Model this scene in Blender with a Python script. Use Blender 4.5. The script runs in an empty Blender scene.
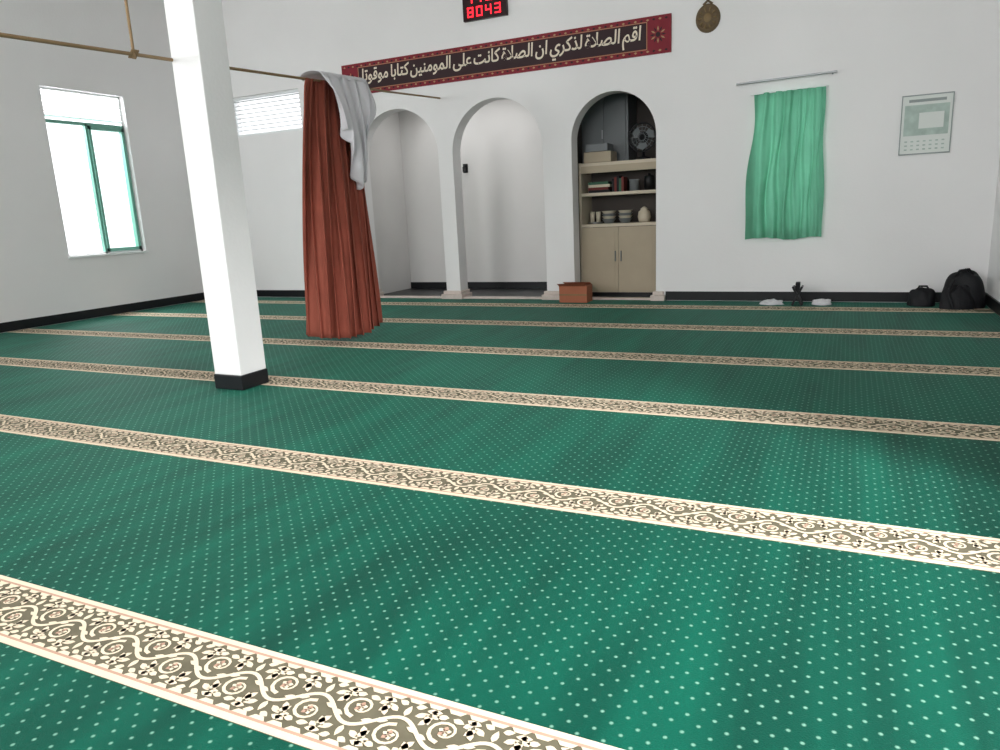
import bpy, math, random, bmesh
from mathutils import Matrix, Vector
random.seed(4)
sc = bpy.context.scene
try:
    sc.view_settings.view_transform = 'Standard'
except Exception as e:
    print(e)

# ---------------------------------------------------------------- materials
def srgb(r, g, b):
    def f(c):
        c /= 255.0
        return c/12.92 if c <= 0.04045 else ((c+0.055)/1.055)**2.4
    return (f(r), f(g), f(b), 1)

def mat(name, col, rough=0.7, noise=0.0, nscale=6.0, bump=0.0, bscale=60, metal=0, spec=0.3, emit=None, estr=0, transl=0.0, sheen=0.0):
    m = bpy.data.materials.new(name); m.use_nodes = True
    nt = m.node_tree; b = nt.nodes['Principled BSDF']
    b.inputs['Base Color'].default_value = col
    b.inputs['Roughness'].default_value = rough
    b.inputs['Metallic'].default_value = metal
    b.inputs['Specular IOR Level'].default_value = spec
    if sheen: b.inputs['Sheen Weight'].default_value = sheen
    if emit:
        b.inputs['Emission Color'].default_value = emit
        b.inputs['Emission Strength'].default_value = estr
    tc = nt.nodes.new('ShaderNodeTexCoord')
    colout = None
    if noise > 0:
        n = nt.nodes.new('ShaderNodeTexNoise'); n.inputs['Scale'].default_value = nscale
        n.inputs['Detail'].default_value = 5
        nt.links.new(tc.outputs['Object'], n.inputs['Vector'])
        mx = nt.nodes.new('ShaderNodeMix'); mx.data_type = 'RGBA'
        mx.inputs[6].default_value = tuple(c*(1-noise) for c in col[:3])+(1,)
        mx.inputs[7].default_value = tuple(min(1, c*(1+noise)) for c in col[:3])+(1,)
        nt.links.new(n.outputs['Fac'], mx.inputs[0])
        nt.links.new(mx.outputs[2], b.inputs['Base Color'])
        colout = mx.outputs[2]
    if bump > 0:
        n2 = nt.nodes.new('ShaderNodeTexNoise'); n2.inputs['Scale'].default_value = bscale
        n2.inputs['Detail'].default_value = 4
        nt.links.new(tc.outputs['Object'], n2.inputs['Vector'])
        bp = nt.nodes.new('ShaderNodeBump'); bp.inputs['Strength'].default_value = bump
        bp.inputs['Distance'].default_value = 0.01
        nt.links.new(n2.outputs['Fac'], bp.inputs['Height'])
        nt.links.new(bp.outputs[0], b.inputs['Normal'])
    if transl > 0:
        t = nt.nodes.new('ShaderNodeBsdfTranslucent'); t.inputs[0].default_value = col
        if colout: nt.links.new(colout, t.inputs[0])
        ms = nt.nodes.new('ShaderNodeMixShader'); ms.inputs[0].default_value = transl
        out = nt.nodes['Material Output']
        nt.links.new(b.outputs[0], ms.inputs[1]); nt.links.new(t.outputs[0], ms.inputs[2])
        nt.links.new(ms.outputs[0], out.inputs[0])
    return m

M = {}
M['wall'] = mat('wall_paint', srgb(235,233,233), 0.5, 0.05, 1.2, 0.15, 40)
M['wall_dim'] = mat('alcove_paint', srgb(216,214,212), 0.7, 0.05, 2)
M['closet'] = mat('closet_shade_paint', srgb(78,72,68), 0.8, 0.15, 3)  # recess shade put into the colour, darker than the room's walls
M['ceil'] = mat('ceiling_paint', srgb(232,230,228), 0.8)
M['black'] = mat('black_tile', srgb(26,27,30), 0.35, 0.2, 8)
M['cream'] = mat('cream_yarn', srgb(228,210,184), 0.9, 0.1, 30)
M['pink'] = mat('rose_yarn', srgb(186,150,130), 0.9, 0.1, 30)
M['borderbase'] = mat('border_olive_yarn', srgb(104,98,80), 0.95, 0.4, 14)
M['redcloth'] = mat('russet_curtain', srgb(158,84,68), 0.85, 0.22, 5, transl=0.10)
M['whitecloth'] = mat('white_cloth', srgb(240,238,242), 0.85, 0.05, 5, transl=0.25)
M['darkcloth'] = mat('dark_cloth', srgb(45,42,48), 0.9)
M['bamboo'] = mat('bamboo_pole', srgb(146,120,88), 0.6, 0.2, 20)
M['frame'] = mat('green_window_frame', srgb(118,172,156), 0.45)
M['white'] = mat('white_enamel', srgb(236,238,238), 0.5)
M['gcurt'] = mat('green_curtain', srgb(108,172,144), 0.85, 0.18, 5, transl=0.22)
M['bred'] = mat('banner_maroon', srgb(130,36,48), 0.65, 0.2, 12)
M['bblk'] = mat('banner_black', srgb(50,28,32), 0.6)
M['bcream'] = mat('banner_lettering', srgb(232,220,200), 0.6)
M['bgold'] = mat('banner_gold', srgb(176,140,104), 0.6)
M['ledcase'] = mat('clock_case', srgb(40,14,18), 0.35)
M['led'] = mat('red_led', srgb(255,40,50), 0.5, emit=srgb(255,40,60), estr=1.6)
M['wood'] = mat('brown_wood', srgb(100,82,58), 0.5, 0.3, 9)
M['woodl'] = mat('brown_wood_light', srgb(130,108,74), 0.5, 0.2, 9)
M['cab'] = mat('cabinet_laminate', srgb(200,188,168), 0.5, 0.08, 4)
M['cabdoor'] = mat('cabinet_door', srgb(174,160,138), 0.5, 0.1, 4)
M['carton'] = mat('cardboard', srgb(168,104,78), 0.85, 0.12, 8)
M['marble'] = mat('pink_marble', srgb(210,196,188), 0.4, 0.2, 18)
M['paper'] = mat('paper', srgb(222,226,222), 0.7)
M['ptgreen'] = mat('poster_print', srgb(176,192,184), 0.7, 0.35, 14)
M['ptgrey'] = mat('poster_ink', srgb(150,158,156), 0.7)
M['bag'] = mat('black_nylon', srgb(20,20,24), 0.6, 0.3, 20, 0.3, 80)
M['blackp'] = mat('black_plastic', srgb(22,22,24), 0.4)
M['grey'] = mat('grey_plastic', srgb(120,124,126), 0.45)
M['silver'] = mat('metal_silver', srgb(180,182,185), 0.3, metal=0.9)
M['book1'] = mat('book_maroon', srgb(110,50,45), 0.7)
M['book2'] = mat('book_green', srgb(60,95,75), 0.7)
M['book3'] = mat('book_cream', srgb(205,196,175), 0.7)
M['concrete'] = mat('concrete', srgb(150,150,148), 0.9, 0.1, 5)

g = bpy.data.materials.new('window_glass'); g.use_nodes = True
nt = g.node_tree; nt.nodes.remove(nt.nodes['Principled BSDF'])
tr = nt.nodes.new('ShaderNodeBsdfTransparent'); tr.inputs[0].default_value = (0.90,0.96,0.94,1)
gl = nt.nodes.new('ShaderNodeBsdfGlossy'); gl.inputs['Roughness'].default_value = 0.05
ms = nt.nodes.new('ShaderNodeMixShader'); ms.inputs[0].default_value = 0.05
nt.links.new(tr.outputs[0], ms.inputs[1]); nt.links.new(gl.outputs[0], ms.inputs[2])
nt.links.new(ms.outputs[0], nt.nodes['Material Output'].inputs[0])
M['glass'] = g

def carpet_material():
    m = bpy.data.materials.new('green_dotted_carpet'); m.use_nodes = True
    nt = m.node_tree; b = nt.nodes['Principled BSDF']; L = nt.links.new
    tc = nt.nodes.new('ShaderNodeTexCoord')
    sp = nt.nodes.new('ShaderNodeSeparateXYZ'); L(tc.outputs['Object'], sp.inputs[0])
    def math_(op, a, bb=None, c=None):
        n = nt.nodes.new('ShaderNodeMath'); n.operation = op
        for i, v in enumerate((a, bb, c)):
            if v is None: continue
            if isinstance(v, (int, float)): n.inputs[i].default_value = v
            else: L(v, n.inputs[i])
        return n.outputs[0]
    q = 0.056
    X, Y = sp.outputs[0], sp.outputs[1]
    u = math_('FRACT', math_('MULTIPLY', math_('ADD', X, Y), 1/q))
    v = math_('FRACT', math_('MULTIPLY', math_('SUBTRACT', X, Y), 1/q))
    du = math_('SUBTRACT', u, 0.5); dv = math_('SUBTRACT', v, 0.5)
    d = math_('SQRT', math_('ADD', math_('MULTIPLY', du, du), math_('MULTIPLY', dv, dv)))
    mr = nt.nodes.new('ShaderNodeMapRange'); L(d, mr.inputs[0])
    mr.inputs[1].default_value = 0.05; mr.inputs[2].default_value = 0.15
    mr.inputs[3].default_value = 0.65; mr.inputs[4].default_value = 0
    def noise(scale, sx, sy, rot, det=4):
        mp = nt.nodes.new('ShaderNodeMapping'); L(tc.outputs['Object'], mp.inputs[0])
        mp.inputs['Scale'].default_value = (sx, sy, 1); mp.inputs['Rotation'].default_value = (0,0,rot)
        n = nt.nodes.new('ShaderNodeTexNoise'); n.inputs['Scale'].default_value = scale; n.inputs['Detail'].default_value = det
        L(mp.outputs[0], n.inputs['Vector']); return n.outputs[0]
    n1 = noise(1.0, 2.6, 0.5, 0.12); n2 = noise(3.0, 3.0, 0.35, -0.06, 5); n3 = noise(260, 1, 1, 0)
    f = math_('ADD', math_('ADD', math_('MULTIPLY', n1, 0.46), math_('MULTIPLY', n2, 0.36)), math_('MULTIPLY', n3, 0.18))
    cr = nt.nodes.new('ShaderNodeValToRGB'); L(f, cr.inputs[0])
    cr.color_ramp.elements[0].position = 0.36; cr.color_ramp.elements[0].color = srgb(0,50,40)
    cr.color_ramp.elements[1].position = 0.64; cr.color_ramp.elements[1].color = srgb(2,88,70)
    mx = nt.nodes.new('ShaderNodeMix'); mx.data_type = 'RGBA'
    L(mr.outputs[0], mx.inputs[0]); L(cr.outputs[0], mx.inputs[6]); mx.inputs[7].default_value = srgb(140,190,168)
    L(mx.outputs[2], b.inputs['Base Color'])
    b.inputs['Roughness'].default_value = 0.62
    b.inputs['Specular IOR Level'].default_value = 0.16
    b.inputs['Sheen Weight'].default_value = 0.10
    b.inputs['Sheen Tint'].default_value = srgb(120,220,190)
    bp = nt.nodes.new('ShaderNodeBump'); bp.inputs['Strength'].default_value = 0.4; bp.inputs['Distance'].default_value = 0.004
    L(n3, bp.inputs['Height']); L(bp.outputs[0], b.inputs['Normal'])
    return m
M['carpet'] = carpet_material()

# ---------------------------------------------------------------- builder
class B:
    def __init__(s, name): s.name=name; s.v=[]; s.f=[]; s.mi=[]; s.ms=[]; s.sm=[]
    def m(s, k):
        if k not in s.ms: s.ms.append(k)
        return s.ms.index(k)
    def add(s, vs, fs, k, smooth=False):
        o=len(s.v); s.v+= [tuple(p) for p in vs]
        for f in fs:
            s.f.append([i+o for i in f]); s.mi.append(s.m(k)); s.sm.append(smooth)
    def box(s, a, b, k, T=None):
        x0,y0,z0=a; x1,y1,z1=b
        vs=[Vector(p) for p in ((x0,y0,z0),(x1,y0,z0),(x1,y1,z0),(x0,y1,z0),(x0,y0,z1),(x1,y0,z1),(x1,y1,z1),(x0,y1,z1))]
        if T is not None: vs=[T@p for p in vs]
        s.add(vs, [(0,3,2,1),(4,5,6,7),(0,1,5,4),(1,2,6,5),(2,3,7,6),(3,0,4,7)], k)
    def tube(s, pts, r, k, seg=10, caps=True):
        pts=[Vector(p) for p in pts]; rr = r if isinstance(r,(list,tuple)) else [r]*len(pts)
        vs=[]; n=len(pts)
        for i,p in enumerate(pts):
            d=(pts[min(i+1,n-1)]-pts[max(i-1,0)])
            d = d.normalized() if d.length>1e-9 else Vector((0,0,1))
            up=Vector((0,0,1)) if abs(d.z)<0.95 else Vector((1,0,0))
            a=d.cross(up).normalized(); c=d.cross(a)
            for j in range(seg):
                t=2*math.pi*j/seg; vs.append(p+a*math.cos(t)*rr[i]+c*math.sin(t)*rr[i])
        fs=[]
        for i in range(n-1):
            for j in range(seg):
                fs.append((i*seg+j,i*seg+(j+1)%seg,(i+1)*seg+(j+1)%seg,(i+1)*seg+j))
        s.add(vs,fs,k,True)
        if caps: s.add([vs[j] for j in range(seg)],[tuple(range(seg))],k); s.add([vs[(n-1)*seg+j] for j in range(seg)],[tuple(range(seg))],k)
    def lathe(s, prof, k, c=(0,0,0), seg=28, T=None, smooth=True):
        vs=[]
        for r,z in prof:
            for j in range(seg):
                t=2*math.pi*j/seg; p=Vector((r*math.cos(t),r*math.sin(t),z))
                if T is not None: p=T@p
                vs.append(p+Vector(c))
        fs=[]
        for i in range(len(prof)-1):
            for j in range(seg):
                fs.append((i*seg+j,i*seg+(j+1)%seg,(i+1)*seg+(j+1)%seg,(i+1)*seg+j))
        s.add(vs,fs,k,smooth)
    def grid(s, fn, nu, nv, k):
        vs=[fn(i/nu,j/nv) for j in range(nv+1) for i in range(nu+1)]
        fs=[(j*(nu+1)+i,j*(nu+1)+i+1,(j+1)*(nu+1)+i+1,(j+1)*(nu+1)+i) for j in range(nv) for i in range(nu)]
        s.add(vs,fs,k,True)
    def done(s, parent=None, bevel=0, solid=0):
        me=bpy.data.meshes.new(s.name); me.from_pydata(s.v,[],s.f)
        for k in s.ms: me.materials.append(M[k])
        for p,i,q in zip(me.polygons,s.mi,s.sm): p.material_index=i; p.use_smooth=q
        me.update()
        o=bpy.data.objects.new(s.name,me); sc.collection.objects.link(o)
        if parent: o.parent=parent
        if solid:
            d=o.modifiers.new('solid','SOLIDIFY'); d.thickness=solid; d.offset=0
        if bevel:
            d=o.modifiers.new('bev','BEVEL'); d.width=bevel; d.segments=2; d.limit_method='ANGLE'
        return o

def empty(name, loc=(0,0,0)):
    e=bpy.data.objects.new(name,None); e.location=loc; sc.collection.objects.link(e); return e

def wall_from_outline(name, outer, holes, thick, origin, axis, key):
    cu=bpy.data.curves.new(name+'_c','CURVE'); cu.dimensions='2D'; cu.fill_mode='BOTH'; cu.extrude=thick/2
    for pl in [outer]+holes:
        sp=cu.splines.new('POLY'); sp.points.add(len(pl)-1)
        for p,(a,z) in zip(sp.points,pl): p.co=(a,z,0,1)
        sp.use_cyclic_u=True
    co=bpy.data.objects.new(name+'_tmp',cu); sc.collection.objects.link(co)
    bpy.context.view_layer.update()
    dg=bpy.context.evaluated_depsgraph_get()
    me=bpy.data.meshes.new_from_object(co.evaluated_get(dg))
    bpy.data.objects.remove(co)
    for v in me.vertices:
        a,z,t=v.co
        if axis=='x': v.co=(a, origin+thick/2+t, z)
        else: v.co=(origin+thick/2+t, a, z)
    me.materials.clear(); me.materials.append(M[key])
    for p in me.polygons: p.use_smooth=False; p.material_index=0
    me.name=name
    bm=bmesh.new(); bm.from_mesh(me); bmesh.ops.remove_doubles(bm,verts=bm.verts,dist=1e-4)
    bmesh.ops.recalc_face_normals(bm,faces=bm.faces); bm.to_mesh(me); bm.free()
    o=bpy.data.objects.new(name,me); sc.collection.objects.link(o); return o

# ---------------------------------------------------------------- dimensions
XL, XR, YF, YB, H = -8.45, 1.20, 8.05, -3.0, 4.2
WT = 0.2
arches = [(-5.77,-4.60,2.36),(-4.40,-3.22,2.35),(-2.87,-1.91,2.27)]

b=B('floor'); b.box((XL-0.2,YB-0.2,-0.15),(XR+0.2,9.45,-0.012),'concrete'); b.done()
b=B('ceiling'); b.box((XL-0.2,YB-0.2,H),(XR+0.2,YF+0.2,H+0.12),'ceil'); b.done()

outer=[(XL-0.2,-0.012)]
for x0,x1,zt in arches:
    r=(x1-x0)/2; c=(x0+x1)/2; zs=zt-r
    outer.append((x0,-0.012))
    for i in range(0,33):
        t=math.pi-math.pi*i/32
        outer.append((c+r*math.cos(t), zs+r*math.sin(t)))
    outer.append((x1,-0.012))
outer+=[(XR+0.2,-0.012),(XR+0.2,H),(XL-0.2,H)]
def rect(a0,z0,a1,z1): return [(a0,z0),(a1,z0),(a1,z1),(a0,z1)]
vent=(-7.9,2.24,-6.66,2.77); gw=(-0.90,0.72,-0.27,2.08)
wall_from_outline('wall_front',outer,[rect(*vent),rect(*gw)],WT,YF,'x','wall')
lw=(5.72,0.77,6.80,2.71); lw2=(-0.6,0.77,1.6,2.71)
wall_from_outline('wall_left',rect(YB,-0.012,YF,H),[rect(*lw),rect(*lw2)],WT,XL-WT,'y','wall')
rw=(0.5,0.85,2.5,2.4)
wall_from_outline('wall_right',rect(YB,-0.012,YF,H),[rect(*rw)],WT,XR,'y','wall')
bw=[(-7.6,1.2,-4.6,3.3),(-3.2,1.2,0.2,3.3)]  # unseen openings, added wide and high to fill the room with light
wall_from_outline('wall_back',rect(XL-0.2,-0.012,XR+0.2,H),[rect(*w) for w in bw],WT,YB-WT,'x','wall')

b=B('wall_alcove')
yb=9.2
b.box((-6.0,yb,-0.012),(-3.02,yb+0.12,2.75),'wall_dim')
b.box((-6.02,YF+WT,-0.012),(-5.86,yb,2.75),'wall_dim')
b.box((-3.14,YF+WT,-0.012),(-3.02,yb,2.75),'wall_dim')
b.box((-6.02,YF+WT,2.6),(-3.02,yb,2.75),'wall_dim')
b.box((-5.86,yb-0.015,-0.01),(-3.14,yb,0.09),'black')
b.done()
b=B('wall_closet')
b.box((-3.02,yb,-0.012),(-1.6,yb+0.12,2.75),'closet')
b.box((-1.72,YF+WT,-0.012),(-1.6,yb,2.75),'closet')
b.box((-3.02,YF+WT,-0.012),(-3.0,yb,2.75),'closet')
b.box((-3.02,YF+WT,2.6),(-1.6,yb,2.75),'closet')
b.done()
b=B('alcove_floor'); b.box((-5.86,YF+WT,-0.012),(-1.72,yb,0.0),'black'); b.done()

b=B('baseboard_front')
for a,c in [(XL,-5.90),(-1.80,XR)]: b.box((a,YF-0.015,0.004),(c,YF,0.10),'black')
b.done()
b=B('baseboard_left'); b.box((XL,YB,0.004),(XL+0.015,YF-0.015,0.11),'black'); b.done()
b=B('baseboard_right'); b.box((XR-0.015,YB,0.004),(XR,YF-0.015,0.10),'black'); b.done()

b=B('trim_1')
for x0,x1 in [(-5.90,-5.72),(-4.65,-4.35),(-3.27,-2.82),(-1.96,-1.80)]:
    b.box((x0,YF-0.07,0),(x1,YF+WT+0.02,0.06),'marble')
    b.box((x0+0.02,YF-0.04,0.06),(x1-0.02,YF+WT,0.10),'marble')
for x0,x1,_ in arches:
    b.box((x0,YF-0.02,0),(x1,YF+0.10,0.02),'marble')
b.done(bevel=0.006)

# ---------------------------------------------------------------- carpet
carpet=empty('prayer_carpet')
b=B('pile'); b.box((XL+0.016,YB,-0.012),(XR-0.016,YF-0.016,0.0),'carpet'); b.done(carpet)
rows=[-1.48,-0.20,1.075,2.36,3.645,4.94,6.24,7.50]
SW=0.235
b=B('border_bands')
for yc in rows:
    x0,x1=XL+0.02,XR-0.02
    y0,y1=yc-SW/2,yc+SW/2
    b.box((x0,y0,0),(x1,y1,0.002),'borderbase')
    for (a,c,k) in [(0,0.018,'cream'),(0.018,0.026,'pink'),(SW-0.016,SW,'cream'),(SW-0.024,SW-0.016,'pink')]:
        b.box((x0,y0+a,0.002),(x1,y0+c,0.0035),k)
    n=int((x1-x0)/0.05)
    for i in range(n):
        cx=x0+0.025+i*0.05
        for yy,sg in ((y0+0.026,1),(y1-0.024,-1)):
            b.add([(cx-0.022,yy,0.0034),(cx-0.012,yy+sg*0.012,0.0034),(cx+0.012,yy+sg*0.012,0.0034),(cx+0.022,yy,0.0034)],[(0,1,2,3)],'cream')
b.done(carpet)
b=B('arabesque')
Lm=0.21
def ribbon(pts,w,k,z,ox,oy,taper=False):
    n=len(pts); vs=[]
    for i,(x,y) in enumerate(pts):
        xa,ya=pts[max(i-1,0)]; xb,yb_=pts[min(i+1,n-1)]
        dx,dy=xb-xa,yb_-ya; l=math.hypot(dx,dy) or 1
        ww=w*(1-0.6*i/(n-1)) if taper else w
        vs.append((ox+x-dy/l*ww/2,oy+y+dx/l*ww/2,z)); vs.append((ox+x+dy/l*ww/2,oy+y-dx/l*ww/2,z))
    b.add(vs,[(2*i,2*i+1,2*i+3,2*i+2) for i in range(n-1)],k)
def leaf(cx,cy,ang,l,w,k,z,ox,oy):
    pts=[]
    for t in [0,.25,.5,.75]: pts.append((l*t,w/2*math.sin(math.pi*(t**0.8))))
    pts.append((l,0))
    for t in [.75,.5,.25]: pts.append((l*t,-w/2*math.sin(math.pi*(t**0.8))))
    vs=[(ox+cx+x*math.cos(ang)-y*math.sin(ang),oy+cy+x*math.sin(ang)+y*math.cos(ang),z) for x,y in pts]
    b.add(vs,[tuple(range(len(vs)))],k)
def motif(ox,oy):
    A=0.030; z=0.0036
    stem=[(Lm*i/20,A*math.sin(2*math.pi*i/20)) for i in range(21)]
    ribbon(stem,0.010,'cream',z,ox,oy)
    for sgn,cx in ((1,0.25*Lm),(-1,0.75*Lm)):
        sp=[]
        for i in range(15):
            t=i/14; ang=(math.pi*0.5+ t*math.pi*2.2)
            r=0.034*(1-0.60*t)
            sp.append((cx+r*math.cos(ang)*1.1, sgn*(-0.026+r*math.sin(ang))))
        ribbon(sp,0.010,'cream',z+0.0002,ox,oy,True)
        for j in range(5):
            a=2*math.pi*j/5+0.3
            leaf(cx,sgn*-0.026,a,0.016,0.013,'pink' if j%2 else 'cream',z+0.0005,ox,oy)
        for (dx,dy,a,l) in [(-0.042,-0.030,-2.2,0.034),(0.042,-0.030,-0.9,0.034),(0.0,-0.066,0.2,0.03),(-0.01,-0.066,2.9,0.03),
                            (0.022,0.044,0.5,0.034),(-0.022,0.044,2.6,0.034),(0.0,0.036,1.57,0.034),(0.042,0.022,1.0,0.04),(-0.042,0.022,2.1,0.04),
                            (0.04,-0.072,0.1,0.026),(-0.04,-0.072,3.0,0.026),(0.052,-0.004,-0.2,0.03),(-0.052,-0.004,3.3,0.03),
                            (0.01,0.07,0.3,0.026),(-0.01,0.07,2.8,0.026),(0.05,0.068,0.2,0.026),(-0.05,0.068,2.9,0.026),(0.03,-0.052,-0.6,0.026),(-0.03,-0.052,-2.5,0.026)]:
            leaf(cx+dx,sgn*dy,sgn*a,l,0.016,'cream',z+0.0003,ox,oy)
for yc in rows:
    n=int((XR-XL-0.06)/Lm)
    for i in range(n): motif(XL+0.03+i*Lm,yc+0.001)
b.done(carpet)

# ---------------------------------------------------------------- pillars
def pillar(name,x,y,w=0.23):
    b=B(name)
    b.box((x-w,y,0.10),(x,y+w,H),'wall')
    b.box((x-w-0.006,y-0.006,0.004),(x+0.006,y+w+0.006,0.10),'black')
    b.done(bevel=0.006)
pillar('pillar',-3.48,3.36)
pillar('pillar.001',-3.48,-1.3)

# ---------------------------------------------------------------- windows
def window_left(name,w):
    y0,z0,y1,z1=w; xo=XL-0.12; x1=XL-0.07
    e=empty(name)
    b=B('frame')
    f=0.022
    zt=2.34; ym=(y0+y1)/2+0.01
    for a,c in [((xo,y0,z0),(x1,y0+f,z1)),((xo,y1-f,z0),(x1,y1,z1)),((xo,y0,z0),(x1,y1,z0+f)),((xo,y0,z1-f),(x1,y1,z1))]:
        b.box(a,c,'white')
    b.box((xo,y0,zt-0.018),(x1,y1,zt+0.018),'frame')
    b.box((xo,ym-0.014,z0),(x1,ym+0.014,zt),'frame')
    s0,s1=ym+0.014,y1-f
    for a,c in [((xo+0.01,s0,z0+f),(x1+0.02,s0+0.03,zt-0.02)),((xo+0.01,s1-0.04,z0+f),(x1+0.02,s1,zt-0.02)),((xo+0.01,s0,z0+f),(x1+0.02,s1,z0+f+0.04)),((xo+0.01,s0,zt-0.06),(x1+0.02,s1,zt-0.02))]:
        b.box(a,c,'frame')
    b.box((XL-0.02,y0-0.02,z0-0.025),(XL+0.02,y1+0.02,z0),'white')
    b.done(e)
    b=B('glass'); b.box((xo+0.02,ym,z0+f),(xo+0.024,y1-f,zt-0.02),'glass'); b.done(e)
    b=B('louvre_slats')
    n=7
    for i in range(n):
        z=zt+0.05+i*(z1-zt-0.07)/n
        b.add([(xo-0.01,y0+f,z),(xo-0.01,y1-f,z),(x1,y1-f,z+0.012),(x1,y0+f,z+0.012),(xo-0.01,y0+f,z+0.006),(xo-0.01,y1-f,z+0.006),(x1,y1-f,z+0.018),(x1,y0+f,z+0.018)],
              [(0,1,2,3),(4,5,6,7),(0,1,5,4),(1,2,6,5),(2,3,7,6),(3,0,4,7)],'white')
    b.done(e)
window_left('window_1',lw)
window_left('window_4',lw2)
e=empty('window_2'); x0,z0,x1,z1=vent
b=B('frame'); f=0.03; ya,yc=YF+0.06,YF+0.12
for a,c in [((x0,ya,z0),(x0+f,yc,z1)),((x1-f,ya,z0),(x1,yc,z1)),((x0,ya,z0),(x1,yc,z0+f)),((x0,ya,z1-f),(x1,yc,z1))]: b.box(a,c,'white')
b.done(e)
b=B('louvre_slats')
for i in range(9):
    z=z0+0.04+i*0.055
    T=Matrix.Translation((0,YF+0.09,z))@Matrix.Rotation(0.5,4,'X')
    b.box((x0+f,-0.022,-0.004),(x1-f,0.022,0.004),'white',T)
b.done(e)
e=empty('window_3'); x0,z0,x1,z1=gw
b=B('frame'); f=0.04; ya,yc=YF+0.04,YF+0.10
for a,c in [((x0,ya,z0),(x0+f,yc,z1)),((x1-f,ya,z0),(x1,yc,z1)),((x0,ya,z0),(x1,yc,z0+f)),((x0,ya,z1-f),(x1,yc,z1)),(((x0+x1)/2-0.02,ya,z0),((x0+x1)/2+0.02,yc,z1))]: b.box(a,c,'frame')
b.done(e)
b=B('glass'); b.box((x0+f,YF+0.065,z0+f),(x1-f,YF+0.069,z1-f),'glass'); b.done(e)
for i,(x0,z0,x1,z1) in enumerate(bw):
    b=B('window_%d'%(5+i)); f=0.05; ya,yc=YB-0.13,YB-0.07  # frames of the added back openings
    L=[((x0,ya,z0),(x0+f,yc,z1)),((x1-f,ya,z0),(x1,yc,z1)),((x0,ya,z0),(x1,yc,z0+f)),((x0,ya,z1-f),(x1,yc,z1))]
    for k in (1,2): xm=x0+(x1-x0)*k/3; L.append(((xm-0.025,ya,z0),(xm+0.025,yc,z1)))
    for a,c in L: b.box(a,c,'frame')
    b.done()
b=B('window_7')
y0,z0,y1,z1=rw; f=0.04
for a,c in [((XR+0.06,y0,z0),(XR+0.12,y0+f,z1)),((XR+0.06,y1-f,z0),(XR+0.12,y1,z1)),((XR+0.06,y0,z1-f),(XR+0.12,y1,z1)),((XR+0.06,y0,z0),(XR+0.12,y1,z0+f))]:
    b.box(a,c,'frame')
b.done()

b=B('curtain_rail')
b.tube([(-1.09,YF-0.05,2.185),(-0.17,YF-0.05,2.20)],0.010,'silver')
for x in (-1.05,-0.21): b.tube([(x,YF-0.05,2.19),(x,YF,2.19)],0.007,'grey')
b.done()
b=B('green_window_curtain')
def gc(u,v):
    z=2.075-1.425*v
    x0=-0.915-0.06*v+0.015*math.sin(v*7); x1=-0.262+0.025*v
    uu=u**0.8
    x=x0+(x1-x0)*uu
    ph=u*2*math.pi*6.5+math.sin(v*5)*0.5
    amp=(0.022+0.014*v)*(1.25-0.9*u)
    y=YF-0.055+amp*math.sin(ph)+0.006*math.sin(ph*2.3+v*3)
    x+=0.014*math.sin(ph*0.5+v*9)*(v*(1-v)*4)
    z+=0.012*math.sin(u*9)*v
    return (x,y,z)
b.grid(gc,90,24,'gcurt')
b.tube([(-0.95,YF-0.05,2.07),(-0.24,YF-0.05,2.085)],0.006,'white')
b.done()

# ---------------------------------------------------------------- pole + red curtain
def wire(y): return Vector((-4.53+0.178*(YF-y), y, 2.42-0.0836*(YF-y)))
b=B('curtain_pole')
b.tube([wire(8.05),wire(6.5)+Vector((0,0,-0.01)),wire(5.3),wire(3.47)+Vector((-0.01,0,0)),wire(2.2),(-3.55,-1.06,1.85)],0.010,'bamboo')
h=wire(3.04)
b.tube([h+Vector((0,0,-0.02)),(h.x,h.y,H)],0.008,'bamboo')
for i in range(5):
    b.tube([h+Vector((-0.018,-0.02+i*0.01,-0.02)),h+Vector((0.018,-0.02+i*0.01,0.02))],0.005,'bamboo',6)
b.done()

b=B('red_divider_curtain')
NP=10
def bez(p0,p1,p2,t): return p0*(1-t)**2+p1*2*t*(1-t)+p2*t*t
def rc(u,v):
    top=wire(4.87+0.92*u)
    bot=bez(Vector((-4.25,4.90,0.075)),Vector((-3.46,4.62,0.06)),Vector((-3.90,5.52,0.10)),u)
    s=v**0.7
    p=top.lerp(bot,s); p.z=top.z*(1-v)+bot.z*v
    ph=u*2*math.pi*NP+0.6*math.sin(v*3+u*4)
    amp=0.028+0.030*v
    n=Vector((1,-0.35,0)).normalized(); t=Vector((0.1,1,0))
    p=p+n*amp*math.sin(ph)+n*0.022*math.sin(ph*0.37+v*4)+t*0.018*math.sin(ph*2+1)
    return p
b.grid(rc,190,44,'redcloth')
b.done(solid=0.004)

# towel bunched over the pole: a front fall with folds and uneven tails
b=B('white_draped_cloth')
def wc(u,v):
    y=4.98+0.82*u
    top=wire(y)+Vector((0.06,0,0.02))
    ln=0.40+0.46*math.exp(-((u-0.38)/0.20)**2)+0.30*math.exp(-((u-0.62)/0.16)**2)
    yy=y+(5.36-y)*(v**1.4)*0.35
    ph=u*2*math.pi*5+v*2
    return Vector((top.x+0.06+0.09*math.sin(min(v*2.4,2.4))+0.034*math.sin(ph)*(0.5+v), yy+0.014*math.sin(ph*1.7+v*3), top.z-ln*v+0.012*math.sin(u*40)*v))
b.grid(wc,90,30,'whitecloth')
def wc2(u,v):
    y=4.98+0.82*u; t=wire(y)
    a=math.pi*v
    return Vector((t.x+0.12*math.cos(a), y+0.01*math.sin(u*25), t.z+0.02+0.05*math.sin(a)-0.012*math.sin(u*25)**2))
b.grid(wc2,60,8,'whitecloth')
b.done(solid=0.004)
b=B('dark_hanging_cap')
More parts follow.
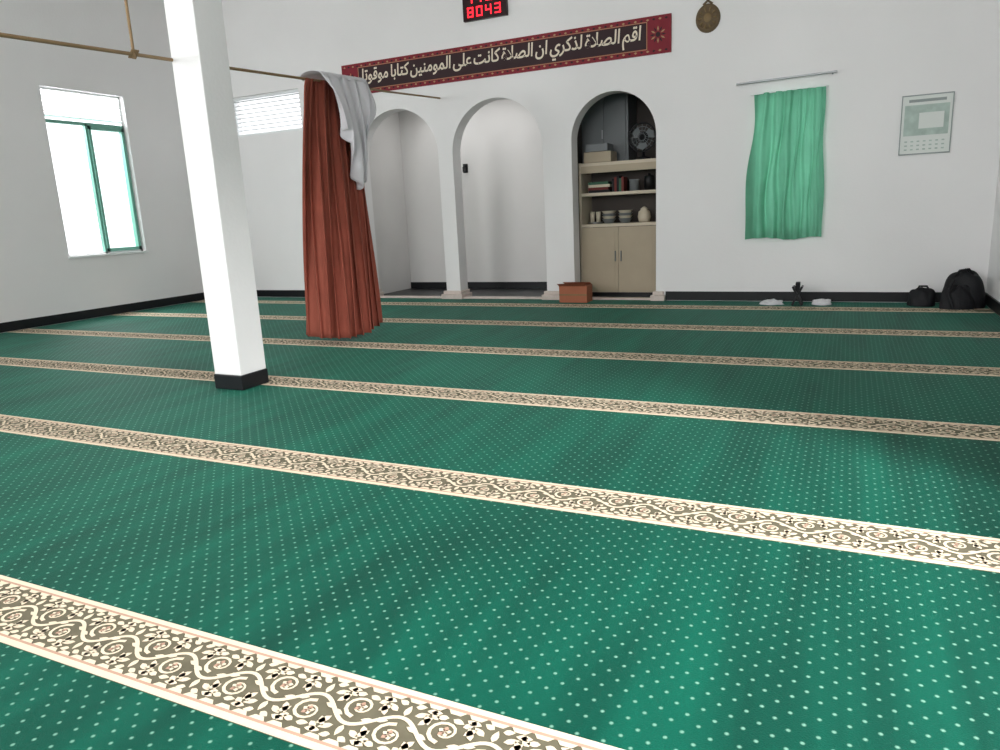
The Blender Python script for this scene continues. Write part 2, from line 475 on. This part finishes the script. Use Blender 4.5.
def dc(u,v):
    y=5.82+0.13*u; t=wire(y)
    return Vector((t.x+0.03+0.02*math.sin(u*14)+0.02*v, y+0.05*v, t.z+0.01-0.30*v*(0.7+0.3*math.sin(u*3.1))))
b.grid(dc,20,10,'darkcloth'); b.done(solid=0.006)

# ---------------------------------------------------------------- banner
bn=empty('calligraphy_banner')
bx0,bx1,bz0,bz1=-5.92,-1.75,2.58,2.95
b=B('panel')
b.box((bx0,YF-0.02,bz0),(bx1,YF-0.001,bz1),'bred')
b.box((bx0+0.26,YF-0.023,bz0+0.06),(bx1-0.26,YF-0.02,bz1-0.06),'bblk')
for zz in (bz0+0.050,bz1-0.055): b.box((bx0+0.25,YF-0.0235,zz),(bx1-0.25,YF-0.02,zz+0.006),'bgold')
for xx in (bx0+0.25,bx1-0.256): b.box((xx,YF-0.0235,bz0+0.05),(xx+0.006,YF-0.02,bz1-0.05),'bgold')
n=64
for i in range(n):
    x=bx0+0.05+(bx1-bx0-0.1)*i/(n-1)
    for zz in (bz0+0.031,bz1-0.034):
        s=0.012
        b.add([(x-s*1.5,YF-0.0235,zz),(x,YF-0.0235,zz-s),(x+s*1.5,YF-0.0235,zz),(x,YF-0.0235,zz+s)],[(0,1,2,3)],'bblk' if i%2 else 'bgold')
for cx in (bx0+0.135,bx1-0.135):
    cz=(bz0+bz1)/2
    for j in range(12):
        a=2*math.pi*j/12; r0,r1=0.03,0.085
        P=lambda r,t:(cx+r*math.cos(t),YF-0.0238,cz+r*math.sin(t))
        b.add([P(r0,a),P((r0+r1)/2,a-0.16),P(r1,a),P((r0+r1)/2,a+0.16)],[(0,1,2,3)],'bgold' if j%2 else 'bblk')
    b.add([(cx+0.025*math.cos(t*math.pi/6),YF-0.0238,cz+0.025*math.sin(t*math.pi/6)) for t in range(12)],[tuple(range(12))],'bblk')
b.done(bn)
base={'ا':(0xFE8D,2),'ب':(0xFE8F,4),'ة':(0xFE93,2),'ت':(0xFE95,4),'ج':(0xFE9D,4),'ح':(0xFEA1,4),'خ':(0xFEA5,4),'د':(0xFEA9,2),'ذ':(0xFEAB,2),'ر':(0xFEAD,2),'ز':(0xFEAF,2),
'س':(0xFEB1,4),'ش':(0xFEB5,4),'ص':(0xFEB9,4),'ض':(0xFEBD,4),'ط':(0xFEC1,4),'ظ':(0xFEC5,4),'ع':(0xFEC9,4),'غ':(0xFECD,4),'ف':(0xFED1,4),'ق':(0xFED5,4),'ك':(0xFED9,4),'ل':(0xFEDD,4),
'م':(0xFEE1,4),'ن':(0xFEE5,4),'ه':(0xFEE9,4),'و':(0xFEED,2),'ى':(0xFEEF,2),'ي':(0xFEF1,4)}
def shape(txt):
    out=[]
    for w in txt.split(' '):
        i=0; prev=False; r=[]
        while i<len(w):
            c=w[i]
            if c=='ل' and i+1<len(w) and w[i+1]=='ا':
                r.append(chr(0xFEFC if prev else 0xFEFB)); prev=False; i+=2; continue
            cp,n=base[c]; nxt = i+1<len(w)
            if n==2: r.append(chr(cp+(1 if prev else 0))); prev=False
            else:
                k = (3 if nxt else 1) if prev else (2 if nxt else 0)
                r.append(chr(cp+k)); prev=nxt
            i+=1
        out.append(''.join(r))
    return ' '.join(out)[::-1]
cu=bpy.data.curves.new('lettering','FONT'); cu.body=shape('اقم الصلاة لذكري ان الصلاة كانت على المومنين كتابا موقوتا'); cu.size=0.25; cu.extrude=0.001; cu.offset=0.004
cu.space_word=0.55; cu.shear=0.12
to=bpy.data.objects.new('lettering',cu); sc.collection.objects.link(to)
cu.materials.append(M['bcream'])
bpy.context.view_layer.update()
cs=[Vector(c) for c in to.bound_box]
w=max(c.x for c in cs)-min(c.x for c in cs); hh=max(c.y for c in cs)-min(c.y for c in cs)
mx_=min(c.x for c in cs); my_=min(c.y for c in cs)
sx=(bx1-bx0-0.62)/max(w,0.01); sy=0.225/max(hh,0.01)
to.scale=(sx,sy,1); to.rotation_euler=(math.pi/2,0,0)
to.location=(bx0+0.31-mx_*sx, YF-0.025, bz0+0.072-my_*sy)
to.parent=bn

# ---------------------------------------------------------------- LED clock
ck=empty('digital_wall_clock')
b=B('case'); b.box((-4.13,YF-0.05,3.20),(-3.58,YF-0.001,3.52),'ledcase')
b.done(ck,bevel=0.005)
b=B('digits')
SEG={'0':'abcdef','1':'bc','2':'abged','3':'abgcd','4':'fgbc','5':'afgcd','8':'abcdefg','9':'abcdfg'}
def digit(ch,x,z,w,h,t=0.012):
    R={'a':(0,h-t,w,h),'g':(0,h/2-t/2,w,h/2+t/2),'d':(0,0,w,t),'f':(0,h/2,t,h),'e':(0,0,t,h/2),'b':(w-t,h/2,w,h),'c':(w-t,0,w,h/2)}
    for s in SEG[ch]:
        a0,z0,a1,z1=R[s]; b.box((x+a0,YF-0.054,z+z0),(x+a1,YF-0.0501,z+z1),'led')
for i,ch in enumerate('1152'): digit(ch,-4.08+i*0.115+(0.02 if i>1 else 0),3.38,0.08,0.12,0.016)
for i,ch in enumerate('8043'): digit(ch,-4.07+i*0.115,3.235,0.075,0.105,0.014)
b.done(ck)

b=B('carved_wall_plaque')
T=Matrix.Rotation(math.pi/2,4,'X')@Matrix.Diagonal((1,1.12,1,1))
b.lathe([(0.0001,0.03),(0.04,0.032),(0.055,0.022),(0.085,0.022),(0.095,0.035),(0.115,0.03),(0.122,0.0)],'wood',(-1.385,YF,2.85),T=T)
b.lathe([(0.0001,0.04),(0.03,0.038),(0.04,0.03)],'woodl',(-1.385,YF,2.85),T=T)
for j in range(10):
    a=2*math.pi*j/10
    b.tube([(-1.385+0.055*math.cos(a),YF-0.027,2.85+0.06*math.sin(a)),(-1.385+0.09*math.cos(a),YF-0.034,2.85+0.1*math.sin(a))],[0.006,0.012],'woodl',6)
b.tube([(-1.43,YF-0.02,2.975),(-1.385,YF-0.03,3.01),(-1.34,YF-0.02,2.975)],0.012,'wood',6)
b.done()

b=B('wall_calendar_poster')
px0,px1,pz0,pz1=0.40,0.80,1.40,1.91
b.box((px0,YF-0.010,pz0),(px1,YF-0.001,pz1),'paper')
b.box((px0+0.02,YF-0.0115,pz0+0.16),(px1-0.02,YF-0.010,pz1-0.08),'ptgreen')
b.box((px0+0.14,YF-0.0125,pz0+0.22),(px1-0.06,YF-0.0115,pz0+0.36),'paper')
b.box((px0+0.05,YF-0.0115,pz1-0.055),(px1-0.05,YF-0.010,pz1-0.03),'ptgrey')
for r in range(3):
    for c in range(7):
        x=px0+0.035+c*0.05; z=pz0+0.03+r*0.036
        b.box((x,YF-0.0115,z),(x+0.022,YF-0.010,z+0.012),'ptgreen')
for a,c in [((px0-0.008,pz1),(px1+0.008,pz1+0.010)),((px0-0.008,pz0-0.010),(px1+0.008,pz0)),((px0-0.008,pz0),(px0,pz1)),((px1,pz0),(px1+0.008,pz1))]:
    b.box((a[0],YF-0.016,a[1]),(c[0],YF-0.001,c[1]),'ptgrey')
b.done()

# ---------------------------------------------------------------- closet cabinet
b=B('storage_cabinet')
cx0,cx1,cy0,cy1=-2.90,-1.95,8.36,8.76
t=0.03
b.box((cx0,cy0,0.0),(cx0+t,cy1,1.56),'cab'); b.box((cx1-t,cy0,0.0),(cx1,cy1,1.56),'cab')
b.box((cx0+t,cy1-0.01,0.0),(cx1-t,cy1,1.56),'closet')
for z in (0.05,0.82,1.18,1.52): b.box((cx0+t,cy0+0.005,z),(cx1-t,cy1-0.01,z+0.035),'cab')
b.box((cx0+t,cy0,1.44),(cx1-t,cy0+0.02,1.52),'cabdoor')
b.box((cx0+t,cy0+0.03,0),(cx1-t,cy0+0.04,0.05),'black')
xm=(cx0+cx1)/2
for x0,x1 in ((cx0+t+0.002,xm-0.002),(xm+0.002,cx1-t-0.002)):
    b.box((x0,cy0-0.016,0.055),(x1,cy0+0.004,0.815),'cabdoor')
    b.box((x0+0.04,cy0-0.019,0.10),(x1-0.04,cy0-0.016,0.77),'cabdoor')
for x in (xm-0.04,xm+0.03): b.box((x,cy0-0.036,0.42),(x+0.01,cy0-0.016,0.54),'grey')
b.done()
b=B('shelf_books')
zz=1.216
for i in range(4):
    b.box((-2.80,cy0+0.05,zz),(-2.54-0.02*(i%2),cy0+0.24,zz+0.03),['bag','book1','book3','book2'][i]); zz+=0.031
x=-2.52
for i in range(5):
    b.box((x,cy0+0.08,1.216),(x+0.026,cy0+0.24,1.216+0.15+0.015*(i%3)),['bag','book1','bag','book2','book1'][i]); x+=0.028
b.done()
b=B('storage_tin'); b.lathe([(0.001,0),(0.055,0),(0.055,0.11),(0.058,0.112),(0.058,0.13),(0.001,0.132)],'grey',(-2.27,cy0+0.14,1.216)); b.done()
b=B('black_canister'); b.lathe([(0.001,0),(0.06,0),(0.06,0.15),(0.05,0.165),(0.02,0.17),(0.02,0.185),(0.001,0.187)],'blackp',(-2.10,cy0+0.16,1.216)); b.done()
b=B('stacked_bowls')
for cx,z in ((-2.58,0.856),(-2.38,0.856)):
    for k in range(4):
        b.lathe([(0.001,0.004),(0.03,0.0),(0.05,0.005),(0.08,0.05),(0.085,0.055),(0.08,0.055),(0.05,0.012),(0.001,0.01)],'book3' if k%2 else 'grey',(cx,cy0+0.14,z+k*0.03))
b.done()
b=B('ceramic_jar'); b.lathe([(0.001,0),(0.06,0),(0.075,0.06),(0.065,0.12),(0.04,0.14),(0.045,0.15),(0.02,0.17),(0.001,0.18)],'cab',(-2.16,cy0+0.16,0.856)); b.done()
b=B('serving_tray_set')
b.lathe([(0.001,0),(0.08,0),(0.09,0.02),(0.08,0.008),(0.001,0.008)],'silver',(-2.77,cy0+0.2,0.857))
for dx,dy in ((-0.035,0),(0.035,0.02)):
    b.lathe([(0.001,0.01),(0.025,0.01),(0.030,0.14),(0.027,0.14),(0.022,0.015),(0.001,0.015)],'book3',(-2.77+dx,cy0+0.2+dy,0.857))
b.done()
b=B('storage_carton'); b.box((-2.85,cy0+0.05,1.558),(-2.52,cy0+0.3,1.68),'cabdoor'); b.box((-2.83,cy0+0.05,1.682),(-2.56,cy0+0.27,1.77),'grey')
b.done(bevel=0.006)
b=B('table_fan')
fx,fy,fz=-2.16,8.50,1.558
b.lathe([(0.001,0),(0.085,0),(0.085,0.02),(0.03,0.035),(0.018,0.05),(0.018,0.15),(0.001,0.15)],'blackp',(fx,fy,fz))
T=Matrix.Rotation(math.pi/2,4,'X')
c=Vector((fx,fy-0.03,fz+0.24))
for r in (0.155,0.115,0.075,0.04):
    pts=[c+Vector((r*math.cos(a*math.pi/16),-0.03-(0.155-r)*0.15,r*math.sin(a*math.pi/16))) for a in range(33)]
    b.tube(pts,0.003 if r<0.14 else 0.010,'blackp' if r>0.14 else 'grey',6,False)
for j in range(16):
    a=2*math.pi*j/16; b.tube([c+Vector((0.03*math.cos(a),-0.045,0.03*math.sin(a))),c+Vector((0.155*math.cos(a),-0.03,0.155*math.sin(a)))],0.0025,'grey',5,False)
for j in range(3):
    a0=2*math.pi*j/3
    P=lambda r,t,y:c+Vector((r*math.cos(t),y,r*math.sin(t)))
    b.add([P(0.02,a0,-0.01),P(0.13,a0-0.1,0.0),P(0.135,a0+0.5,0.005),P(0.11,a0+1.0,0.012),P(0.02,a0+1.2,0.01)],[(0,1,2,3,4)],'grey')
b.lathe([(0.001,-0.06),(0.05,-0.05),(0.06,0.0),(0.035,0.035),(0.001,0.05)],'blackp',c,T=T)
b.done()
b=B('grey_wall_locker'); b.box((-2.999,8.80,1.4),(-2.42,9.19,2.35),'grey'); b.box((-2.97,8.785,1.43),(-2.72,8.80,2.32),'grey'); b.box((-2.70,8.785,1.43),(-2.45,8.80,2.32),'grey'); b.box((-2.74,8.77,1.85),(-2.725,8.785,1.95),'silver'); b.done()

b=B('cardboard_box')
b.box((-2.95,7.74,0.004),(-2.62,7.94,0.19),'carton')
b.box((-2.95,7.735,0.085),(-2.62,7.74,0.10),'woodl')
b.add([(-2.95,7.74,0.19),(-2.62,7.74,0.19),(-2.62,7.67,0.225),(-2.95,7.67,0.225)],[(0,1,2,3)],'carton')
b.add([(-2.95,7.94,0.191),(-2.62,7.94,0.191),(-2.62,7.86,0.225),(-2.95,7.86,0.225)],[(0,1,2,3)],'carton')
b.done()

b=B('wall_hook')
b.box((-4.87,9.185,1.60),(-4.80,9.2,1.72),'blackp')
b.tube([(-4.83,9.185,1.70),(-4.83,9.14,1.68),(-4.83,9.13,1.71)],0.006,'blackp',6)
b.box((-4.855,9.14,1.61),(-4.81,9.17,1.68),'blackp')
b.done(bevel=0.004)

# ---------------------------------------------------------------- book stand + cloth lumps
b=B('black_book_stand')
c=Vector((-0.42,7.74,0.003))
for sg in (1,-1):
    T=Matrix.Translation(c+Vector((0,0,0.10)))@Matrix.Rotation(sg*0.45,4,'Y')
    b.box((-0.010,-0.08,-0.105),(0.010,0.08,0.10),'blackp',T)
b.tube([c+Vector((0,-0.085,0.10)),c+Vector((0,0.085,0.10))],0.014,'blackp',8)
b.box((-0.44,7.68,0.13),(-0.40,7.80,0.23),'bag')
b.done(bevel=0.003)
def lump(name,c,rx,ry,rz,key,seed,amp=0.2,nu=32,nv=16):
    rnd=random.Random(seed); k=[(rnd.uniform(2,6),rnd.uniform(0,6),rnd.uniform(2,6),rnd.uniform(0,6)) for _ in range(4)]
    b=B(name)
    def fn(u,v):
        th=2*math.pi*u; ph=math.pi/2*(1-v)
        d=1+amp*sum(math.sin(round(a)*th+o)*math.sin(c2*ph+o2) for a,o,c2,o2 in k)/4
        cc=math.cos(ph)**0.6 if math.cos(ph)>0 else 0
        return Vector((c[0]+rx*cc*math.cos(th)*d,c[1]+ry*cc*math.sin(th)*d,c[2]+rz*math.sin(ph)*d))
    b.grid(fn,nu,nv,key)
    return b
b=lump('folded_white_cloth',(-0.66,7.78,0.004),0.11,0.07,0.045,'whitecloth',3,0.35); b.done()
b=lump('folded_white_cloth.001',(-0.20,7.80,0.004),0.09,0.07,0.05,'whitecloth',5,0.35); b.done()

b=lump('black_backpack',(0.98,7.74,0.004),0.18,0.15,0.32,'bag',7,0.16)
def sub(c,rx,ry,rz,seed):
    bb=lump('t',c,rx,ry,rz,'bag',seed,0.2); b.add(bb.v,bb.f,'bag',True)
sub((0.92,7.62,0.004),0.14,0.08,0.2,9)
b.tube([(0.9,7.68,0.29),(0.93,7.66,0.34),(1.0,7.68,0.35),(1.04,7.71,0.30)],0.012,'bag',8)
b.tube([(0.88,7.60,0.26),(0.84,7.54,0.15),(0.88,7.52,0.02)],0.014,'bag',8)
b.done()
b=lump('black_handbag',(0.66,7.80,0.004),0.12,0.09,0.16,'bag',12,0.2)
b.tube([(0.61,7.78,0.14),(0.63,7.76,0.19),(0.69,7.76,0.19),(0.72,7.78,0.14)],0.009,'bag',8)
b.done()

# ---------------------------------------------------------------- lights / world
def area(name,loc,target,sx,sy,p,col=(1,1,1)):
    l=bpy.data.lights.new(name,'AREA'); l.shape='RECTANGLE'; l.size=sx; l.size_y=sy; l.energy=p; l.color=col
    o=bpy.data.objects.new(name,l); o.location=loc
    o.rotation_euler=(Vector(target)-Vector(loc)).to_track_quat('-Z','Y').to_euler()
    sc.collection.objects.link(o); return o
area('daylight_left',(XL-0.9,6.26,3.0),(XL+2,6.0,1.0),1.4,1.4,200,(0.97,0.98,1))
area('daylight_left.001',(XL-0.9,0.5,2.6),(XL+3,1.5,0.8),2.0,1.6,40,(0.97,0.98,1))
area('fill_back',(-6.1,YB-0.3,2.25),(-6.1,5,2.25),3.0,2.1,230)  # added fill lamp behind the left back opening
area('fill_back.001',(-1.5,YB-0.3,2.25),(-1.5,5,2.25),3.4,2.1,200)  # added fill lamp behind the right back opening
area('daylight_right',(2.9,1.25,2.9),(-0.25,1.6,0),0.6,0.6,380)
area('daylight_front',(-0.585,YF+0.5,1.5),(-0.585,YF-1,1.3),0.7,1.4,14)
area('daylight_alcove',(-4.6,8.7,2.58),(-4.6,8.7,0),1.6,0.5,8)
w=bpy.data.worlds.new('World'); sc.world=w; w.use_nodes=True
bg=w.node_tree.nodes['Background']; bg.inputs[0].default_value=(0.95,0.96,1,1); bg.inputs[1].default_value=2.2

# ---------------------------------------------------------------- camera
cd=bpy.data.cameras.new('camera'); cam=bpy.data.objects.new('camera',cd); sc.collection.objects.link(cam)
cd.sensor_width=36; cd.lens=25.95; cd.clip_start=0.05
r=Vector((0.90340,0.42623,-0.04716)); u=Vector((-0.05255,0.21920,0.97426)); k=Vector((0.42554,-0.87766,0.22043))
cam.matrix_world=Matrix(((r.x,u.x,k.x,0),(r.y,u.y,k.y,0),(r.z,u.z,k.z,1.05),(0,0,0,1)))
sc.camera=cam
